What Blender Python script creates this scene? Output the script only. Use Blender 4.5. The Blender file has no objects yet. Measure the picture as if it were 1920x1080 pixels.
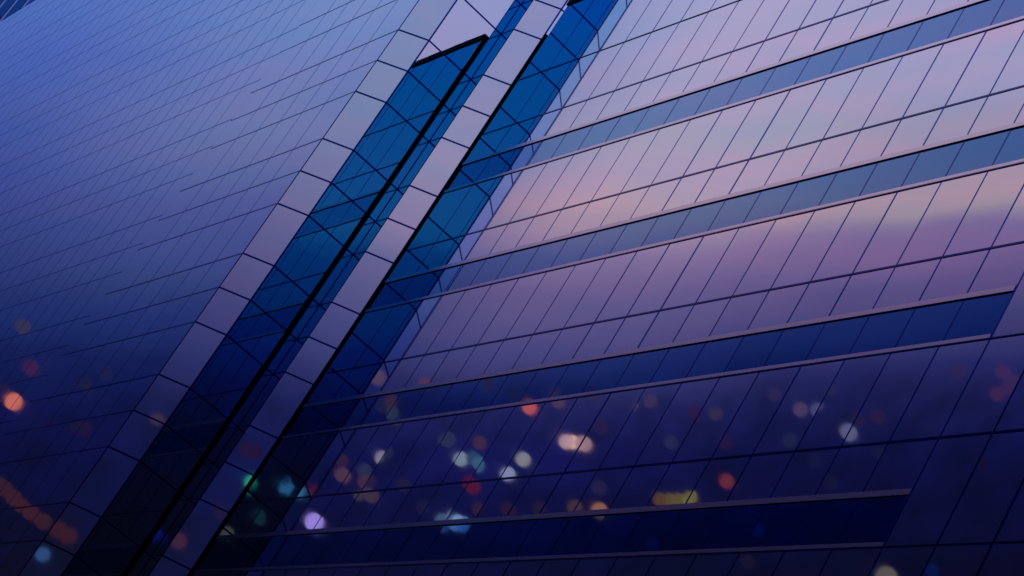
import bpy, math, random
from mathutils import Vector, Matrix

random.seed(11)
sc = bpy.context.scene
EYE = 1.6                                    # camera height above the ground

# ------------------------------------------------------------------ camera
cam_d = bpy.data.cameras.new('camera')
cam = bpy.data.objects.new('camera', cam_d)
sc.collection.objects.link(cam)
cam_d.sensor_width = 36.0
cam_d.lens = 82.4286
cam_d.clip_start, cam_d.clip_end = 0.1, 8000
FW = Vector((0.35098548, 0.84019986, 0.41336833))
RT = Vector((0.6963077, -0.52934847, 0.48471207))
UP = Vector((-0.62607091, -0.11770465, 0.77083126))
cam.matrix_world = Matrix(((RT.x, UP.x, -FW.x, 0), (RT.y, UP.y, -FW.y, 0), (RT.z, UP.z, -FW.z, EYE), (0, 0, 0, 1)))
sc.camera = cam

# ------------------------------------------------------------------ exposure
sc.view_settings.view_transform = 'Standard'
sc.view_settings.look = 'None'
sc.view_settings.exposure = 0.0
sc.view_settings.gamma = 1.0


def lin(c):
    out = []
    for v in c:
        v = max(v, 0) / 255.0
        out.append(v / 12.92 if v <= 0.04045 else ((v + 0.055) / 1.055) ** 2.4)
    return out


GLASS = (0.62, 0.66, 0.80)                   # reflectance of the coated glass


def sky_rgb(c, bounces=1):
    """Radiance of the dusk sky that the coated glass turns into the colour c."""
    l = lin(c)
    return tuple(l[i] / GLASS[i] ** bounces for i in range(3)) + (1.0,)


# ------------------------------------------------------------------ sky at dusk
world = bpy.data.worlds.new('World')
sc.world = world
world.use_nodes = True
nt = world.node_tree
nt.nodes.clear()
N, LK = nt.nodes.new, nt.links.new


def math_node(op, a, b=None, clamp=False):
    n = N('ShaderNodeMath')
    n.operation = op
    n.use_clamp = clamp
    for i, v in enumerate((a, b)):
        if v is None:
            continue
        if isinstance(v, (int, float)):
            n.inputs[i].default_value = v
        else:
            LK(v, n.inputs[i])
    return n.outputs[0]


tc = N('ShaderNodeTexCoord')
sep = N('ShaderNodeSeparateXYZ')
LK(tc.outputs['Generated'], sep.inputs[0])
elev = math_node('ARCSINE', sep.outputs['Z'])
azim = math_node('DEGREES', math_node('ARCTAN2', math_node('MULTIPLY', sep.outputs['X'], -1.0), sep.outputs['Y']))
azim = math_node('MODULO', math_node('ADD', azim, 360.0), 360.0)       # 0 = along +Y, turning towards -X
az01 = math_node('DIVIDE', azim, 360.0)

# the bank of dusk haze lies higher in some quarters of the sky than in others
skyline = N('ShaderNodeFloatCurve')
cv = skyline.mapping.curves[0]
HL = [(0, -.19), (5, -.149), (22.67, 0), (40, .14), (52, .06), (64.7, -.013), (95, -.058), (102.1, -.058), (109, -.030), (125, 0),
      (150, -.01), (159.8, -.022), (162.5, -.046), (180, -.06), (197, -.045), (220, -.02), (300, -.02), (340, -.15), (360, -.19)]
while len(cv.points) < len(HL):
    cv.points.new(0.5, 0.5)
for pt, (a, h) in zip(cv.points, HL):
    pt.location = (a / 360.0, (h + 0.25) / 0.5)
    pt.handle_type = 'VECTOR'
skyline.mapping.update()
LK(az01, skyline.inputs['Value'])
h = math_node('SUBTRACT', math_node('MULTIPLY', skyline.outputs['Value'], 0.5), 0.25)
drop = math_node('SUBTRACT', h, math_node('MULTIPLY', math_node('SUBTRACT', elev, 0.4262), 0.8466))
depth = math_node('ADD', math_node('MULTIPLY', drop, 4396.0), 540.0)   # 0 high in the sky, 1080 down in the city haze

# thin streaks of cloud, and blocks of the dim city below them
comb = N('ShaderNodeCombineXYZ')
LK(math_node('DIVIDE', azim, 5.0), comb.inputs['X'])
LK(math_node('DIVIDE', depth, 95.0), comb.inputs['Y'])
cl = N('ShaderNodeTexNoise')
cl.inputs['Scale'].default_value = 1.0
cl.inputs['Detail'].default_value = 3.0
cl.inputs['Roughness'].default_value = 0.5
LK(comb.outputs[0], cl.inputs['Vector'])
comb2 = N('ShaderNodeCombineXYZ')
LK(math_node('DIVIDE', azim, 0.9), comb2.inputs['X'])
LK(math_node('DIVIDE', depth, 75.0), comb2.inputs['Y'])
bl = N('ShaderNodeTexNoise')
bl.inputs['Scale'].default_value = 1.0
bl.inputs['Detail'].default_value = 2.0
LK(comb2.outputs[0], bl.inputs['Vector'])
depth_w = math_node('ADD', depth, math_node('MULTIPLY', math_node('SUBTRACT', cl.outputs['Fac'], 0.5), 55.0))
pos01 = math_node('DIVIDE', math_node('ADD', depth_w, 100.0), 1280.0, clamp=True)

R_MID = [(0, (156, 156, 197)), (150, (161, 151, 189)), (260, (154, 151, 180)), (330, (164, 146, 178)), (385, (174, 146, 166)), (420, (160, 136, 160)), (480, (126, 108, 152)), (560, (96, 85, 135)), (650, (69, 67, 122)), (710, (50, 52, 109)), (760, (29, 32, 92)), (850, (16, 17, 82)), (950, (10, 11, 68)), (1060, (6, 7, 51))]
R_FAR = [(0, (153, 151, 193)), (60, (164, 147, 187)), (130, (159, 151, 191)), (200, (149, 147, 187)), (260, (151, 142, 173)), (330, (156, 140, 168)), (390, (164, 140, 160)), (420, (152, 136, 156)), (452, (116, 100, 148)), (500, (114, 92, 142)), (540, (91, 78, 130)), (620, (66, 64, 117)), (700, (36, 37, 95)), (760, (23, 25, 81)), (850, (12, 14, 69)), (950, (7, 7, 56)), (1060, (4, 4, 42))]
L_MID = [(0, (106, 130, 187)), (60, (103, 126, 184)), (150, (103, 116, 174)), (250, (101, 111, 164)), (330, (85, 98, 153)), (400, (73, 82, 145)), (470, (61, 72, 135)), (540, (46, 60, 117)), (620, (28, 43, 104)), (700, (15, 26, 84)), (800, (7, 13, 72)), (900, (5, 7, 61)), (1000, (3, 4, 45)), (1080, (2, 3, 37))]
L_FAR = [(0, (76, 102, 180)), (60, (72, 100, 177)), (150, (65, 90, 172)), (250, (59, 81, 158)), (330, (54, 71, 148)), (400, (48, 64, 137)), (500, (38, 52, 119)), (600, (24, 37, 97)), (700, (14, 23, 81)), (800, (7, 13, 67)), (900, (4, 7, 57)), (1000, (2, 4, 41)), (1080, (1, 3, 35))]
S_ONE = [(0, (123, 136, 182)), (150, (119, 131, 172)), (280, (115, 118, 162)), (370, (108, 105, 149)), (450, (91, 88, 138)), (560, (65, 65, 118)), (660, (42, 47, 103)), (740, (21, 25, 78)), (840, (9, 14, 72)), (920, (5, 8, 61)), (1040, (3, 4, 42))]
S_TWO = [(0, (132, 138, 186)), (120, (133, 136, 179)), (310, (139, 134, 172)), (420, (126, 117, 158)), (480, (100, 96, 144)), (600, (69, 71, 125)), (700, (39, 43, 99)), (770, (23, 26, 86)), (850, (13, 18, 79)), (950, (11, 14, 71)), (1060, (7, 9, 52))]
SLOT = [(0, (0, 60, 146)), (60, (0, 63, 143)), (170, (0, 64, 133)), (320, (11, 65, 129)), (420, (9, 65, 123)), (480, (0, 41, 102)), (560, (0, 32, 91)), (650, (0, 16, 78)), (720, (0, 7, 62)), (800, (0, 3, 40)), (900, (0, 1, 28)), (1000, (0, 0, 18))]
PALE = [(0, (93, 123, 185)), (100, (91, 121, 180)), (300, (99, 111, 171)), (450, (82, 91, 157)), (530, (61, 77, 136)), (650, (34, 47, 114)), (750, (18, 25, 84)), (850, (8, 13, 70)), (950, (3, 6, 54))]
BACK = [(0, (147, 149, 198)), (120, (146, 143, 188)), (400, (116, 108, 154)), (700, (58, 54, 106)), (900, (19, 20, 67))]


def ramp(stops, bounces):
    n = N('ShaderNodeValToRGB')
    n.color_ramp.interpolation = 'LINEAR'
    els = n.color_ramp.elements
    while len(els) < len(stops):
        els.new(0.5)
    for e, (y, c) in zip(els, stops):
        e.position = (y + 100) / 1280.0
        e.color = sky_rgb(c, bounces)
    LK(pos01, n.inputs[0])
    return n.outputs['Color']


def smooth(a, b):
    m = N('ShaderNodeMapRange')
    m.interpolation_type = 'SMOOTHSTEP'
    m.inputs['From Min'].default_value = a
    m.inputs['From Max'].default_value = b
    LK(azim, m.inputs['Value'])
    return m.outputs['Result']


def mix(f, a, b, mode='MIX'):
    n = N('ShaderNodeMix')
    n.data_type = 'RGBA'
    n.blend_type = mode
    for v, s in ((f, n.inputs[0]), (a, n.inputs[6]), (b, n.inputs[7])):
        if isinstance(v, (int, float)):
            s.default_value = v
        elif isinstance(v, tuple):
            s.default_value = v
        else:
            LK(v, s)
    return n.outputs[2]


col = ramp(L_FAR, 1)
for (a, b), stops, k in (((8.5, 15.5), L_MID, 1), ((18.5, 24), R_MID, 1), ((26, 31), R_FAR, 1), ((44, 60), PALE, 2), ((80, 96), S_ONE, 1),
                         ((103.5, 107.5), S_TWO, 1), ((125, 150), SLOT, 2), ((170, 190), BACK, 1), ((310, 355), L_FAR, 1)):
    col = mix(smooth(a, b), col, ramp(stops, k))
# warm and cool drift of the streaks (high sky), dim blocks (low sky)
cl2 = N('ShaderNodeTexNoise')
cl2.inputs['Scale'].default_value = 1.7
cl2.inputs['Detail'].default_value = 3.0
LK(comb.outputs[0], cl2.inputs['Vector'])
tintr = N('ShaderNodeValToRGB')
tintr.color_ramp.elements[0].position, tintr.color_ramp.elements[0].color = 0.3, (0.88, 1.0, 1.02, 1)
tintr.color_ramp.elements[1].position, tintr.color_ramp.elements[1].color = 0.7, (1.12, 1.0, 1.0, 1)
LK(cl2.outputs['Fac'], tintr.inputs[0])
col = mix(1.0, col, tintr.outputs['Color'], 'MULTIPLY')
low = N('ShaderNodeMapRange')
low.interpolation_type = 'SMOOTHSTEP'
low.inputs['From Min'].default_value, low.inputs['From Max'].default_value = 640, 800
LK(depth, low.inputs['Value'])
blk = N('ShaderNodeMapRange')
blk.inputs['From Min'].default_value, blk.inputs['From Max'].default_value = 0.3, 0.7
blk.inputs['To Min'].default_value, blk.inputs['To Max'].default_value = 0.56, 1.06
LK(bl.outputs['Fac'], blk.inputs['Value'])
bw = N('ShaderNodeCombineColor')
for i in range(3):
    LK(blk.outputs['Result'], bw.inputs[i])
col = mix(low.outputs['Result'], col, mix(1.0, col, bw.outputs[0], 'MULTIPLY'))

SUN_EL, SUN_AZ = math.radians(2.0), math.radians(262.0)
nish = N('ShaderNodeTexSky')
nish.sky_type = 'NISHITA'
nish.sun_disc = False
nish.sun_elevation = SUN_EL
nish.sun_rotation = math.radians(98.0)
b1 = N('ShaderNodeBackground')
LK(col, b1.inputs['Color'])
b1.inputs['Strength'].default_value = 1.0
b2 = N('ShaderNodeBackground')
LK(nish.outputs['Color'], b2.inputs['Color'])
b2.inputs['Strength'].default_value = 0.004
addsh = N('ShaderNodeAddShader')
LK(b1.outputs[0], addsh.inputs[0])
LK(b2.outputs[0], addsh.inputs[1])
wo = N('ShaderNodeOutputWorld')
LK(addsh.outputs[0], wo.inputs['Surface'])

# ------------------------------------------------------------------ last sun of the day, behind the towers
sun_d = bpy.data.lights.new('sun', 'SUN')
sun_d.energy = 0.3
sun_d.angle = math.radians(8)
sun_d.color = (1.0, 0.72, 0.6)
sun = bpy.data.objects.new('sun', sun_d)
sc.collection.objects.link(sun)
sd = Vector((-math.sin(SUN_AZ) * math.cos(SUN_EL), math.cos(SUN_AZ) * math.cos(SUN_EL), math.sin(SUN_EL)))
sun.rotation_euler = sd.to_track_quat('Z', 'Y').to_euler()

# ------------------------------------------------------------------ materials


def material(name, base, metallic=0.0, rough=0.5, bump=0.0, bscale=1.0, spec=0.5):
    m = bpy.data.materials.new(name)
    m.use_nodes = True
    t = m.node_tree
    p = t.nodes['Principled BSDF']
    p.inputs['Base Color'].default_value = tuple(base) + (1.0,)
    p.inputs['Metallic'].default_value = metallic
    p.inputs['Roughness'].default_value = rough
    p.inputs['Specular IOR Level'].default_value = spec
    if bump:
        co = t.nodes.new('ShaderNodeTexCoord')
        oi = t.nodes.new('ShaderNodeObjectInfo')
        ad = t.nodes.new('ShaderNodeVectorMath')
        ad.operation = 'ADD'
        sm = t.nodes.new('ShaderNodeVectorMath')
        sm.operation = 'SCALE'
        sm.inputs[0].default_value = (37.0, 11.0, 23.0)
        t.links.new(oi.outputs['Random'], sm.inputs['Scale'])
        t.links.new(co.outputs['Object'], ad.inputs[0])
        t.links.new(sm.outputs[0], ad.inputs[1])
        nz = t.nodes.new('ShaderNodeTexNoise')
        nz.inputs['Scale'].default_value = bscale
        nz.inputs['Detail'].default_value = 1.0
        t.links.new(ad.outputs[0], nz.inputs['Vector'])
        bp = t.nodes.new('ShaderNodeBump')
        bp.inputs['Strength'].default_value = 1.0
        bp.inputs['Distance'].default_value = bump
        t.links.new(nz.outputs['Fac'], bp.inputs['Height'])
        t.links.new(bp.outputs['Normal'], p.inputs['Normal'])
    return m


M_GLASS = material('coated_glass', GLASS, 1.0, 0.022, 0.00012, 0.9)
M_RETURN = material('return_glass', GLASS, 1.0, 0.018, 0.0006, 1.8)
M_SPAN = material('spandrel_glass', (0.025, 0.17, 0.48), 1.0, 0.025, 0.00012, 0.8)
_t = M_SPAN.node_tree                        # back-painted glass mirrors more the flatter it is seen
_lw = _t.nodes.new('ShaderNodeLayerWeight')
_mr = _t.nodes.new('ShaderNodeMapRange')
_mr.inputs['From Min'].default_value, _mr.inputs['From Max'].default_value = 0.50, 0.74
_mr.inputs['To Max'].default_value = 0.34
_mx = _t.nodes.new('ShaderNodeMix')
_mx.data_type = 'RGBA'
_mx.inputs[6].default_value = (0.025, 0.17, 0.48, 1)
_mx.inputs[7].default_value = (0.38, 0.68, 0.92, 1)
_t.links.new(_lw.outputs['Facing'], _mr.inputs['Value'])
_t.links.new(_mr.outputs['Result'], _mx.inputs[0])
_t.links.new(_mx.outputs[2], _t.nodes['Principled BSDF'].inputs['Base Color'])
M_LINE = material('dark_joint', (0.003, 0.022, 0.19), 1.0, 0.10)
M_MULL = material('blue_anodised_mullion', (0.006, 0.055, 0.30), 1.0, 0.08)
M_FINE = material('fine_blue_joint', (0.09, 0.24, 0.52), 1.0, 0.06)
M_SET = material('setback_joint', (0.03, 0.12, 0.42), 1.0, 0.06)
M_SIDE = material('navy_joint', (0.004, 0.035, 0.22), 1.0, 0.08)
M_LEDGE = material('satin_aluminium_ledge', (0.66, 0.61, 0.72), 1.0, 0.15)
M_BLACK = material('black_cladding', (0.0006, 0.0006, 0.0015), 0.0, 0.7, spec=0.0)
M_COPE = material('black_coping', (0.0010, 0.0010, 0.004), 0.0, 0.6, spec=0.1)
M_CORE = material('dark_core', (0.004, 0.005, 0.012), 0.0, 0.8, spec=0.1)
M_RIBGLASS = material('deep_blue_glass', (0.02, 0.14, 0.44), 1.0, 0.12, 0.0008, 0.7)
M_RIB = material('pale_blue_fin', (0.42, 0.58, 0.95), 1.0, 0.35)
M_ROOF = material('roof_gravel', (0.10, 0.10, 0.11), 0.0, 0.9, 0.01, 20)
M_GROUND = material('asphalt', (0.05, 0.05, 0.055), 0.0, 0.85, 0.004, 30)

# ------------------------------------------------------------------ helpers


def link(o, parent=None):
    sc.collection.objects.link(o)
    if parent:
        o.parent = parent
    return o


def thing(name, label, cat, loc):
    o = bpy.data.objects.new(name, None)
    o.location = loc
    link(o)
    o['label'], o['category'] = label, cat
    bpy.context.view_layer.update()
    return o


class Mesh:
    """Collects boxes, prisms and bars and links them as one mesh object."""

    def __init__(self):
        self.v, self.f = [], []

    def hexa(self, pts):
        k = len(self.v)
        self.v += [tuple(p) for p in pts]
        for q in ((0, 3, 2, 1), (4, 5, 6, 7), (0, 1, 5, 4), (1, 2, 6, 5), (2, 3, 7, 6), (3, 0, 4, 7)):
            self.f.append(tuple(k + i for i in q))

    def box(self, a, b):
        (x0, y0, z0), (x1, y1, z1) = a, b
        self.hexa([(x0, y0, z0), (x1, y0, z0), (x1, y1, z0), (x0, y1, z0), (x0, y0, z1), (x1, y0, z1), (x1, y1, z1), (x0, y1, z1)])

    def prism(self, poly, z0, z1):
        k, n = len(self.v), len(poly)
        self.v += [(x, y, z0) for x, y in poly] + [(x, y, z1) for x, y in poly]
        self.f.append(tuple(k + i for i in reversed(range(n))))
        self.f.append(tuple(k + n + i for i in range(n)))
        for i in range(n):
            j = (i + 1) % n
            self.f.append((k + i, k + j, k + n + j, k + n + i))

    def build(self, name, mat, parent=None, kind=None):
        me = bpy.data.meshes.new(name)
        off = parent.location if parent else Vector((0, 0, 0))
        me.from_pydata([(x - off.x, y - off.y, z - off.z) for x, y, z in self.v], [], self.f)
        me.materials.append(mat)
        me.update()
        o = link(bpy.data.objects.new(name, me), parent)
        if kind:
            o['kind'] = kind
        return o


class Face:
    """A vertical plane from A to B (plan); s runs along it, d is proud of it, z is height above the eye."""

    def __init__(self, A, B, out):
        self.A = Vector((A[0], A[1]))
        self.len = (Vector(B) - self.A).length
        self.t = (Vector((B[0], B[1])) - self.A).normalized()
        n = Vector((self.t.y, -self.t.x))
        self.n = n if n.dot(Vector(out)) > 0 else -n

    def pt(self, s, d, z):
        p = self.A + self.t * s + self.n * d
        return (p.x, p.y, z + EYE)

    def bar(self, mb, s0, s1, z0, z1, d0, d1):
        P = self.pt
        mb.hexa([P(s0, d0, z0), P(s1, d0, z0), P(s1, d1, z0), P(s0, d1, z0), P(s0, d0, z1), P(s1, d0, z1), P(s1, d1, z1), P(s0, d1, z1)])


PANE = {}


def pane(name, face, s0, s1, z0, z1, mat, parent, tilt=0.0005, gap=0.005, front=0.0, thick=0.03):
    """One pane of glass: a thin box of its own, a hair out of true like real glazing."""
    w, hh = s1 - s0 - 2 * gap, z1 - z0 - 2 * gap
    key = (round(w, 3), round(hh, 3), mat.name)
    if key not in PANE:
        mb = Mesh()
        mb.box((-w / 2, -thick, -hh / 2), (w / 2, 0, hh / 2))
        me = bpy.data.meshes.new(name)
        me.from_pydata(mb.v, [], mb.f)
        me.materials.append(mat)
        me.update()
        PANE[key] = me
    o = bpy.data.objects.new(name, PANE[key])
    c = face.pt((s0 + s1) / 2, front, (z0 + z1) / 2)
    n = Vector((face.n.x, face.n.y, 0))
    x = n.cross(Vector((0, 0, 1)))
    x = Vector((n.y, -n.x, 0))
    m = Matrix(((x.x, n.x, 0, 0), (x.y, n.y, 0, 0), (0, 0, 1, 0), (0, 0, 0, 1)))
    m = m @ Matrix.Rotation(random.gauss(0, tilt), 4, 'X') @ Matrix.Rotation(random.gauss(0, tilt), 4, 'Z')
    off = parent.location
    m.translation = Vector(c) - off
    link(o, parent)
    o.matrix_local = m
    return o


def sheet(mb, face, s0, s1, z0, z1, gap=0.005, front=0.0, thick=0.03):
    face.bar(mb, s0 + gap, s1 - gap, z0 + gap, z1 - gap, front - thick, front)

# ------------------------------------------------------------------ ground
g = Mesh()
g.box((-3000, -3000, -1.0), (3000, 3000, 0.0))
go = g.build('ground', M_GROUND, kind='structure')

# ================================================================== right tower
CR, Y_EDGE, W, Y_END = 18.5912, 51.77, 1.16685, 26.965
Z_TOP = 32.96
right = thing('glass_office_tower', 'mirrored tower in front with dark blue bands between pale ledges', 'tower', (CR + 15, 32, 0))
RF = Face((CR, Y_EDGE), (CR, 12.0), (-1, 0))


def sy(y):
    return Y_EDGE - y


cols = [Y_EDGE] + [Y_END + W * k for k in range(20, -1, -1)]
ext = [Y_END - W * k for k in range(0, 13)]
body = Mesh()
body.prism([(CR + 0.06, Y_EDGE - 0.03), (CR + 30, Y_EDGE - 0.03), (CR + 30, 11.6), (CR + 0.06, 11.6)], 0, Z_TOP + EYE - 0.02)
body.build('core', M_CORE, right)
ew = Mesh()
ew.box((CR + 0.005, Y_EDGE - 0.03, 0), (CR + 30, Y_EDGE, Z_TOP + EYE))
ew.build('end_wall', M_BLACK, right)
cp = Mesh()
cp.box((CR - 0.04, 11.5, Z_TOP + EYE), (CR + 0.30, Y_EDGE + 0.04, Z_TOP + EYE + 0.19))
cp.build('coping', M_COPE, right)
rf = Mesh()
rf.box((CR + 0.30, 11.5, Z_TOP + EYE), (CR + 30, Y_EDGE, Z_TOP + EYE + 0.05))
rf.build('roof', M_ROOF, right)

stories = [12.2425 + 4 * k for k in range(5)]      # 12.24 .. 28.24
for zm in stories:
    top = zm == stories[-1]
    for a, b in zip(cols[:-1], cols[1:]):
        if zm > 13:
            pane('vision_window', RF, sy(a), sy(b), zm, zm + 1.95, M_GLASS, right)
        if top:
            continue
        pane('spandrel_panel', RF, sy(a), sy(b), zm + 2.0, zm + 2.91, M_SPAN, right, 0.0005, front=-0.012)
        pane('transom_window', RF, sy(a), sy(b), zm + 3.0, zm + 4.0, M_GLASS, right)
    if zm > 13:
        for a, b in zip(ext[:4], ext[1:5]):
            pane('corner_bay_window', RF, sy(a), sy(b), zm, zm + 1.95, M_GLASS, right)
            if not top:
                pane('corner_bay_window', RF, sy(a), sy(b), zm + 1.95, zm + 4.0, M_GLASS, right)
for a, b in zip(cols[:-1], cols[1:]):
    pane('parapet_window', RF, sy(a), sy(b), 30.2, Z_TOP, M_GLASS, right)
low = Mesh()
for a, b in zip(cols[:-1], cols[1:]):
    sheet(low, RF, sy(a), sy(b), 12.2425, 12.2425 + 1.95)
    for k in range(-1, 3):
        z = 4 * k + 0.2425
        sheet(low, RF, sy(a), sy(b), max(z, -EYE + 0.3), z + 1.95) if z + 1.95 > 0 else None
        sheet(low, RF, sy(a), sy(b), z + 1.95, z + 4.0)
low.build('lower_glazing', M_GLASS, right, kind='stuff')
side = Mesh()
for a, b in zip(ext[:-1], ext[1:]):
    for k in range(-1, 8):
        z = 4 * k + 0.2425
        if a > ext[4] + 0.01 and z > 13:
            continue
        sheet(side, RF, sy(a), sy(b), max(z, -EYE + 0.3), z + 1.95) if z + 1.95 > 0 else None
        if k < 7:
            sheet(side, RF, sy(a), sy(b), z + 1.95, z + 4.0)
    sheet(side, RF, sy(a), sy(b), 30.2, Z_TOP)
side.build('near_bay_glazing', M_GLASS, right, kind='stuff')

ledge_runs = []
for zm in [0.2425, 4.2425, 8.2425] + stories:
    top = zm == stories[-1]
    # floor joint
    t = Mesh()
    RF.bar(t, 0.0, sy(11.6), zm - 0.023, zm + 0.023, 0.0, 0.010)
    t.build('transom_bar', M_LINE, right)
    # joint under the lower ledge, running on past the ledge's end
    t = Mesh()
    RF.bar(t, 0.0, sy(11.6), zm + 1.936, zm + 1.958, 0.0, 0.016)
    t.build('transom_bar', M_LINE, right)
    if top:
        continue
    for z0, z1 in ((zm + 1.958, zm + 2.035), (zm + 2.918, zm + 3.030)):
        t = Mesh()
        RF.bar(t, 0.0, sy(Y_END) - 0.02, z0, z1, -0.02, 0.018)
        t.build('ledge', M_LEDGE, right)
    t = Mesh()
    RF.bar(t, 0.0, sy(Y_END) - 0.02, zm + 3.030, zm + 3.044, -0.02, 0.006)
    t.build('ledge_seal', M_MULL, right)
for i, y in enumerate(cols[1:] + ext[1:]):
    t = Mesh()
    wide = random.choice((0.026, 0.03, 0.034, 0.046)) + (0.006 if y < 40 else 0)
    for zm in [-3.7575, 0.2425, 4.2425, 8.2425] + stories:
        top = zm == stories[-1]
        if y >= Y_END + 0.01 and not top:
            RF.bar(t, sy(y) - wide / 2, sy(y) + wide / 2, max(zm + 0.024, -1.4), max(zm + 1.925, -1.3), -0.01, 0.004)
            RF.bar(t, sy(y) - 0.017, sy(y) + 0.017, max(zm + 2.035, -1.25), max(zm + 2.908, -1.2), -0.03, -0.008)
            RF.bar(t, sy(y) - wide / 2, sy(y) + wide / 2, zm + 3.044, zm + 3.976, -0.01, 0.004)
        elif top:
            RF.bar(t, sy(y) - wide / 2, sy(y) + wide / 2, zm + 0.024, zm + 1.925, -0.01, 0.004)
            RF.bar(t, sy(y) - wide / 2, sy(y) + wide / 2, zm + 1.958, Z_TOP, -0.01, 0.004)
        else:
            RF.bar(t, sy(y) - wide / 2, sy(y) + wide / 2, max(zm + 0.024, -1.4), max(zm + 1.925, -1.3), -0.01, 0.004)
            RF.bar(t, sy(y) - wide / 2, sy(y) + wide / 2, max(zm + 1.958, -1.25), zm + 3.976, -0.01, 0.004)
    t.build('mullion', M_MULL if y > 26 else M_LINE, right)

# ================================================================== left tower
CL, YL, X1, Y1, XM, Y2 = 15.9323, 54.7402, 16.6061, 54.0158, 18.2209, 53.345
XE, YE = XM + 0.62, Y2 - 0.62
CL2, Y_STEP, Y_BACK, X_BACK = CL * 1.0365, 64.01, 131.0, 44.0
Z_ROOF = 51.0
left = thing('corner_glass_tower', 'taller blue glass tower behind, with stepped chamfered corner and fine unbanded panes', 'tower', (28, 90, 0))
F_SIDE = Face((CL, YL), (CL, Y_STEP), (-1, 0))
F_SET = Face((CL2, Y_STEP), (CL2, Y_BACK), (-1, 0))
F_C1 = Face((CL, YL), (X1, Y1), (-1, -1))
F_RET = Face((X1, Y1), (XM, Y1), (0, -1))
F_SLOT = Face((XM, Y1), (XM, Y2), (-1, 0))
F_C2 = Face((XM, Y2), (XE, YE), (-1, -1))
F_RET2 = Face((XE, YE), (27.0, YE), (0, -1))
core = Mesh()
ins = 0.05
core.prism([(CL2 + ins, Y_BACK), (CL2 + ins, Y_STEP - 0.02), (CL + ins, Y_STEP - 0.02), (CL + ins, YL + 0.03), (X1 + 0.03, Y1 + ins), (XM + ins, Y1 + ins),
            (XM + ins, Y2 + 0.03), (XE + 0.03, YE + ins), (27, YE + ins), (X_BACK, YE + 20), (X_BACK, Y_BACK)][::-1], 0, Z_ROOF + EYE - 0.03)
core.build('core', M_CORE, left)
st = Mesh()
st.box((CL + 0.002, Y_STEP - 0.018, 0), (CL2 + ins, Y_STEP, Z_ROOF + EYE - 0.03))
st.build('step_wall', M_LINE, left)
rf = Mesh()
rf.prism([(CL2, Y_BACK), (CL2, Y_STEP), (CL, Y_STEP), (CL, YL), (X1, Y1), (XM, Y1), (XM, Y2), (XE, YE), (27, YE), (X_BACK, YE + 20), (X_BACK, Y_BACK)][::-1],
         Z_ROOF + EYE - 0.02, Z_ROOF + EYE + 0.03)
rf.build('roof', M_ROOF, left)

NODE = [30.4747 - 4 * j for j in range(-5, 8)]      # floor joints
levels = []
for n in NODE:
    levels += [n, n - 1.145, n - 2.29]
levels = sorted(levels)
LV = [z for z in levels if z < Z_ROOF - 0.3]
rows = list(zip(LV[:-1], LV[1:])) + [(LV[-1], Z_ROOF)]
side_cols = [0.0] + [56.47 - YL + 1.425 * k for k in range(5)] + [Y_STEP - YL]
VIS0, VIS1 = 12.0, 36.0
rest = Mesh()
for z0, z1 in rows:
    if z0 < -1.4:
        continue
    seen = z1 > VIS0 and z0 < VIS1
    for a, b in zip(side_cols[:-1], side_cols[1:]):
        if seen and z0 < 33.7 and z1 > 12.5:
            pane('window', F_SIDE, a, b, z0, z1, M_GLASS, left, 0.0005)
        else:
            sheet(rest, F_SIDE, a, b, z0, z1)
    for F, nm, mt in ((F_C1, 'chamfer_window', M_GLASS), (F_C2, 'chamfer_window', M_GLASS), (F_RET, 'return_window', M_RETURN), (F_SLOT, 'slot_window', M_RETURN)):
        if seen:
            pane(nm, F, 0, F.len, z0, z1, mt, left, 0.0005)
        else:
            sheet(rest, F, 0, F.len, z0, z1)
    if seen:
        pane('return_window', F_RET2, 0, 1.6, z0, z1, M_RETURN, left, 0.0005)
    else:
        sheet(rest, F_RET2, 0, 1.6, z0, z1)
    for k in range(4):
        sheet(rest, F_RET2, 1.6 + 1.6 * k, 3.2 + 1.6 * k, z0, z1)
rest.build('plain_glazing', M_GLASS, left, kind='stuff')
# the long set-back side: hundreds of small panes
setback = Mesh()
ncol = int((Y_BACK - Y_STEP) / 1.324)
sc_cols = [0.0] + [66.33 - Y_STEP + 1.324 * k for k in range(ncol - 1)]
for z0, z1 in rows:
    if z0 < -1.4:
        continue
    for a, b in zip(sc_cols[:-1], sc_cols[1:]):
        sheet(setback, F_SET, a, b, z0, z1, 0.004)
setback.build('setback_glazing', M_GLASS, left, kind='stuff')

for z in LV:
    if z < -1.4:
        continue
    major = 0.004 if any(abs(z - n) < 0.01 for n in NODE) else 0.0
    t = Mesh()
    F_SIDE.bar(t, 0.0, F_SIDE.len, z - 0.021 - major, z + 0.021 + major, -0.01, 0.005)
    t.build('transom_bar', M_SIDE, left)
    t = Mesh()
    for F in (F_C1, F_RET, F_SLOT, F_C2):
        F.bar(t, 0.0, F.len, z - 0.022, z + 0.022, -0.01, 0.010)
    F_RET2.bar(t, 0.0, 8.0, z - 0.022, z + 0.022, -0.01, 0.010)
    t.build('corner_transom_bar', M_LINE, left)
    t = Mesh()
    F_SET.bar(t, 0.0, F_SET.len, z - 0.021 - major, z + 0.021 + major, -0.01, 0.003)
    t.build('setback_transom_bar', M_SET, left)
for s in side_cols[1:-1]:
    t = Mesh()
    F_SIDE.bar(t, s - 0.018, s + 0.018, -1.4, Z_ROOF, -0.01, 0.003)
    t.build('mullion', M_FINE, left)
for s in sc_cols[1:]:
    t = Mesh()
    F_SET.bar(t, s - 0.017, s + 0.017, -1.4, Z_ROOF, -0.01, 0.003)
    t.build('mullion', M_FINE, left)
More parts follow.
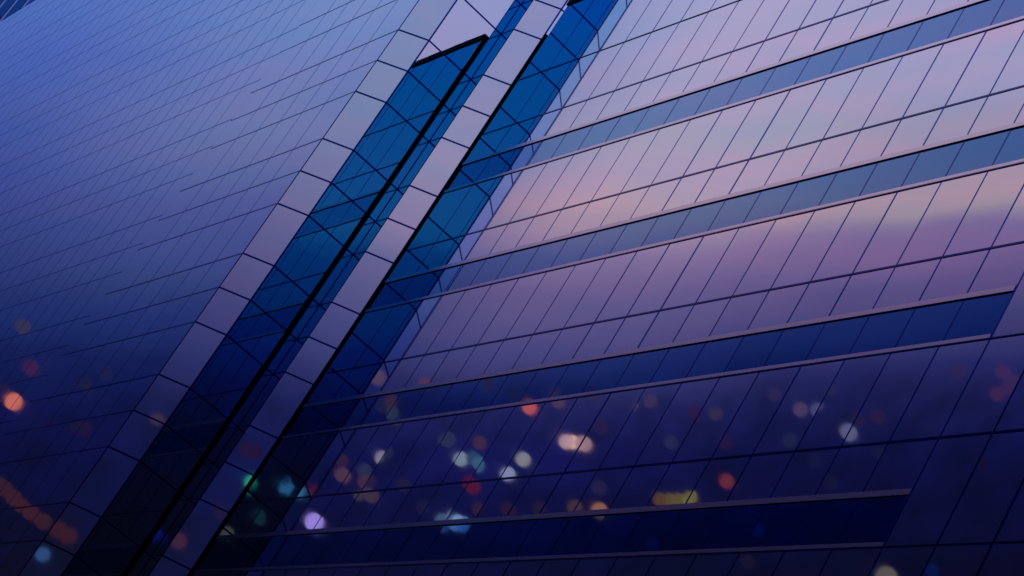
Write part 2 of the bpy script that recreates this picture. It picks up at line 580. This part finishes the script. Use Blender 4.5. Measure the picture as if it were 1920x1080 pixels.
for (x, y), w in (((CL, YL), 0.024), ((X1, Y1), 0.040), ((XM, Y1), 0.030), ((XM, Y2), 0.02), ((XE, YE), 0.040)):
    t = Mesh()
    c = w / 2
    t.prism([(x - c, y - c), (x + c, y - c), (x + c, y + c), (x - c, y + c)], 0.15, Z_ROOF + EYE)
    t.build('corner_post', M_LINE, left)

# ================================================================== ribbed tower beyond
far = thing('ribbed_tower', 'dark blue tower with pale upright ribs, beyond the rooftop', 'tower', (30, 162, 0))
FX0, FX1, FY, FZ = 18.8, 50.0, 150.0, 96.0
b = Mesh()
b.box((FX0, FY + 0.05, 0), (FX1, FY + 24, FZ))
b.build('core', M_CORE, far)
FF = Face((FX0, FY), (FX1, FY), (0, -1))
gl = Mesh()
nr = int((FX1 - FX0) / 0.605)
x0 = 19.72 - 0.605 * int((19.72 - FX0) / 0.605) - FX0
for i in range(nr):
    for k in range(24):
        sheet(gl, FF, x0 + 0.605 * i, x0 + 0.605 * (i + 1), 4 * k - 1.4 + 0.6, 4 * k + 2.6 - 0.04 + 0.6, 0.004)
gl.build('glazing', M_RIBGLASS, far, kind='stuff')
for i in range(nr + 1):
    t = Mesh()
    FF.bar(t, x0 + 0.605 * i - 0.05, x0 + 0.605 * i + 0.05, -1.5, FZ - EYE, -0.02, 0.16)
    t.build('rib', M_RIB, far)
cp = Mesh()
cp.box((FX0 - 0.1, FY - 0.3, FZ), (FX1 + 0.1, FY + 24.1, FZ + 0.5))
cp.build('coping', M_COPE, far)

# ================================================================== lights of the city across the street, mirrored in the glass
# x, y, z, radius, colour seen in the glass, number of panes the light meets on the way, where it is seen
LIGHTS = [
    (-188.1,908.7,260.4,3.53,(205,110,101),1,25,753), (-780.3,-125.1,268.9,3.12,(65,51,77),1,293,787), (-197.1,955.4,290.0,3.49,(58,32,74),1,58,690),
    (-167.7,885.0,280.0,3.02,(53,51,83),1,43,612), (-786.1,-119.3,202.1,2.76,(52,85,140),1,77,1039), (-218.3,956.3,242.1,3.47,(54,31,47),1,4,912),
    (-266.3,1113.8,280.8,4.05,(60,31,47),1,22,930), (-262.8,1074.5,270.4,3.91,(60,31,47),1,42,948), (-265.8,1060.8,266.7,3.87,(60,31,47),1,62,965),
    (-223.7,890.2,224.4,3.25,(54,31,47),1,84,980), (-931.4,-149.9,249.4,3.84,(60,31,47),1,106,990), (-848.6,-137.1,229.4,3.53,(60,31,47),1,126,1002),
    (-243.8,-730.3,235.9,2.70,(7,18,101),2,300,997), (-795.8,-226.9,244.8,3.24,(68,40,67),1,332,1018), (-1001.9,-308.0,327.8,3.77,(38,26,64),1,412,963),
    (-338.4,-929.0,312.1,3.52,(63,65,72),2,428,998), (-348.8,-914.0,343.2,3.51,(38,92,140),2,547,922), (-747.3,410.8,285.3,2.90,(45,105,158),2,564,922),
    (-778.0,430.8,300.8,2.68,(65,19,52),2,593,920), (-342.1,960.2,317.9,4.05,(162,142,242),1,587,978), (-337.7,-899.9,320.4,3.82,(16,42,57),2,493,966),
    (-973.9,-291.8,352.4,3.70,(40,22,59),1,462,846), (-979.3,-298.5,356.5,3.46,(38,21,55),1,480,850), (-274.0,786.2,317.3,2.77,(101,55,76),1,733,755),
    (-331.0,938.1,373.4,3.18,(56,46,82),1,714,763), (-344.1,953.9,380.9,3.36,(77,76,92),1,736,776), (-331.9,909.1,344.3,3.19,(132,126,156),1,713,854),
    (-295.7,812.1,311.1,2.75,(36,40,77),1,732,850), (-343.8,883.1,360.1,3.50,(43,51,88),1,838,824), (-305.8,766.7,319.8,2.66,(68,44,72),1,897,833),
    (-410.6,1010.3,407.7,3.62,(126,140,166),1,862,863), (-405.4,987.4,403.1,3.41,(43,70,102),1,884,860), (-368.5,895.9,365.8,3.10,(58,95,130),1,896,871),
    (-348.1,815.2,347.5,2.97,(138,138,152),1,980,862), (-427.3,989.1,410.1,3.58,(142,146,192),1,952,889), (-374.5,904.8,359.8,3.36,(86,23,52),1,882,908),
    (-411.8,974.9,439.3,3.56,(190,88,90),1,993,762), (-413.0,957.5,445.1,3.65,(76,56,91),1,1043,742), (-371.3,863.4,399.9,3.06,(79,58,91),1,1047,754),
    (-370.2,836.1,375.4,3.19,(185,148,165),1,1058,827), (-397.0,885.2,399.3,3.14,(236,188,172),1,1070,828), (-377.4,836.6,380.1,3.21,(162,128,142),1,1088,830),
    (-347.4,748.6,367.2,2.82,(86,67,97),1,1194,766), (-372.2,782.0,390.3,2.96,(61,51,91),1,1232,763), (-456.2,914.9,446.7,3.34,(40,44,86),1,1253,827),
    (-338.4,725.9,321.6,2.80,(38,35,77),1,1123,912), (-337.3,732.2,311.7,2.90,(68,49,64),1,1078,950), (-426.7,885.0,383.2,3.65,(152,100,90),1,1123,955),
    (-390.1,775.3,357.3,2.82,(88,65,52),1,1236,932), (-430.5,840.8,390.3,3.07,(94,81,52),1,1254,933), (-423.7,821.2,384.2,3.01,(97,86,54),1,1272,933),
    (-407.3,784.1,370.5,3.32,(112,104,62),1,1293,932), (-387.1,1055.9,388.1,3.83,(43,49,86),1,680,878), (-289.0,828.2,297.5,2.99,(81,56,81),1,640,887),
    (-321.6,886.3,322.3,3.10,(70,46,72),1,680,898), (-299.2,826.1,294.4,2.78,(61,53,74),1,672,927), (-354.6,947.5,340.9,3.44,(65,53,72),1,697,930),
    (-318.2,836.9,314.3,3.06,(32,30,64),1,758,907), (-347.6,850.0,317.3,2.91,(70,90,132),1,830,978), (-401.4,958.1,362.2,3.55,(128,156,208),1,853,974),
    (-348.3,835.4,317.4,2.88,(80,120,182),1,866,977), (-364.4,912.9,339.5,3.23,(27,26,69),1,793,953), (-425.4,996.8,389.2,3.45,(49,32,59),1,893,950),
    (-328.7,762.8,305.7,2.66,(40,26,55),1,952,955), (-365.8,717.8,315.4,2.61,(9,23,71),1,1225,1017), (-368.9,780.1,329.3,2.78,(4,9,60),1,1095,980),
    (-479.1,861.5,480.2,3.42,(76,65,102),1,1500,762), (-461.0,818.1,461.9,3.26,(78,75,128),1,1532,763), (-377.7,749.5,389.8,2.89,(56,46,81),1,1337,769),
    (-386.3,779.7,398.3,2.87,(45,28,72),1,1298,772), (-407.1,698.7,395.6,3.13,(98,98,142),1,1593,815), (-455.5,761.0,445.9,3.22,(41,30,69),1,1647,785),
    (-367.5,695.4,343.8,2.68,(112,46,64),1,1363,902), (-473.9,847.9,456.9,3.35,(32,39,76),1,1480,820), (-551.4,829.8,542.1,3.67,(65,40,86),1,1867,733),
    (-556.5,841.3,560.9,3.60,(63,42,96),1,1877,692), (-524.9,786.4,524.3,3.50,(61,40,92),1,1895,710), (-546.3,857.0,552.6,3.61,(47,37,89),1,1798,698),
    (-404.5,618.2,409.4,2.55,(59,39,89),1,1888,722), (-424.6,751.4,364.7,2.93,(4,28,87),1,1425,995), (-583.6,886.3,456.8,5.34,(101,93,94),1,1662,1083),
    (-561.0,824.5,443.6,3.28,(9,23,82),1,1747,1070), (-442.1,766.8,414.3,3.17,(18,26,69),1,1532,863), (-533.8,925.4,431.7,3.46,(27,22,52),1,1402,1053),
    (-444.5,847.6,432.6,3.64,(38,25,69),1,1357,827), (-384.9,968.1,431.1,3.37,(65,51,91),1,920,722), (-350.2,795.6,381.6,2.85,(52,42,84),1,1110,738),
    (-289.3,809.2,341.7,2.77,(83,55,87),1,790,716), (-801.2,439.2,367.3,3.51,(86,65,94),2,715,712), (-308.8,772.4,347.2,3.12,(43,46,87),1,958,738),
    (-446.6,755.5,405.2,3.13,(22,23,60),1,1560,905), (-579.1,852.2,520.6,3.73,(20,16,55),1,1840,870), (-403.1,757.7,418.1,2.87,(47,40,86),1,1450,740),
    (-390.6,649.1,370.6,2.54,(22,26,66),1,1650,850), (-192.4,828.3,268.4,2.86,(28,32,76),1,200,700), (-199.3,870.6,273.1,2.78,(28,29,70),1,160,720),
    (-259.1,1058.4,313.6,3.89,(28,22,60),1,150,800), (-435.8,742.6,427.8,2.89,(36,30,71),1,1610,790), (-361.9,808.3,333.4,3.06,(36,28,60),1,1010,950),
    (-288.1,792.3,289.9,2.67,(41,30,66),1,700,905), (-375.0,1057.4,385.3,3.27,(49,33,67),1,640,860), (-377.2,830.0,388.0,2.97,(40,30,71),1,1120,800),
    (-398.1,710.4,410.8,2.74,(40,39,87),1,1560,735), (-791.1,-238.2,281.8,3.05,(42,165,135),1,473,908), (-273.1,-756.0,282.2,3.06,(18,106,97),2,473,908),
    (-250.7,-760.1,300.2,3.05,(0,14,140),2,433,781),
]


def hue(c):
    r, g_, b_ = c
    m = max(c)
    bright = 'bright' if m > 150 else 'soft' if m > 105 else 'dim' if m > 85 else 'faint'
    if m - min(c) < 45 and m > 60:
        nm = 'white' if m > 100 else 'grey'
    elif g_ > r and g_ > b_:
        nm = 'green'
    elif r >= b_:
        nm = 'red' if g_ < r * 0.55 else 'amber' if b_ < g_ * 1.05 else 'coral'
    elif b_ > 1.9 * r and g_ > 1.3 * r:
        nm = 'teal' if g_ > 0.6 * b_ else 'blue'
    elif b_ > 2.5 * r:
        nm = 'blue'
    else:
        nm = 'violet'
    return bright + ' ' + nm


def place(x, y, n):
    if n == 2:
        return 'in the slots beside the chamfered corner' if x < 460 else 'in the dark inner end of the banded tower'
    if x < 300 - (y - 720) * 0.75:
        return 'low in the fine glass of the blue tower'
    if x < 540:
        return 'in the chamfered panes of the stepped corner'
    row = 'beside the second lowest band' if y < 800 else 'above the lowest joint' if y < 880 else 'just over the lowest band' if y < 960 else 'at the lowest band'
    seg = 'at its inner end' if x < 800 else 'near its middle' if x < 1150 else 'past its middle' if x < 1500 else 'at its near end'
    return row + ' ' + seg


lamp_mesh = None
for (x, y, z, r, c, n, px, py) in LIGHTS:
    m = bpy.data.materials.new('lamp_glow')
    m.use_nodes = True
    t = m.node_tree
    t.nodes.clear()
    e = t.nodes.new('ShaderNodeEmission')
    o_ = t.nodes.new('ShaderNodeOutputMaterial')
    l = lin(c)
    e.inputs['Color'].default_value = tuple(0.85 * l[i] / GLASS[i] ** n for i in range(3)) + (1,)
    e.inputs['Strength'].default_value = 1.0
    tr = t.nodes.new('ShaderNodeBsdfTransparent')
    mx = t.nodes.new('ShaderNodeMixShader')
    mx.inputs[0].default_value = 0.66
    t.links.new(tr.outputs[0], mx.inputs[1])
    t.links.new(e.outputs[0], mx.inputs[2])
    t.links.new(mx.outputs[0], o_.inputs['Surface'])
    m.cycles.emission_sampling = 'NONE'
    if lamp_mesh is None:
        import bmesh
        bm = bmesh.new()
        bmesh.ops.create_icosphere(bm, subdivisions=4, radius=1.0)
        lamp_mesh = bpy.data.meshes.new('city_light')
        bm.to_mesh(lamp_mesh)
        bm.free()
        lamp_mesh.materials.append(m)
        for p_ in lamp_mesh.polygons:
            p_.use_smooth = True
    o = bpy.data.objects.new('city_light', lamp_mesh)
    o.location = (x, y, z)
    o.scale = (r, r, r)
    link(o)
    o.material_slots[0].link = 'OBJECT'
    o.material_slots[0].material = m
    o['label'] = hue(c) + ' round light mirrored ' + place(px, py, n)
    o['category'] = 'light'
    o['group'] = 'city lights reflected in the glass'
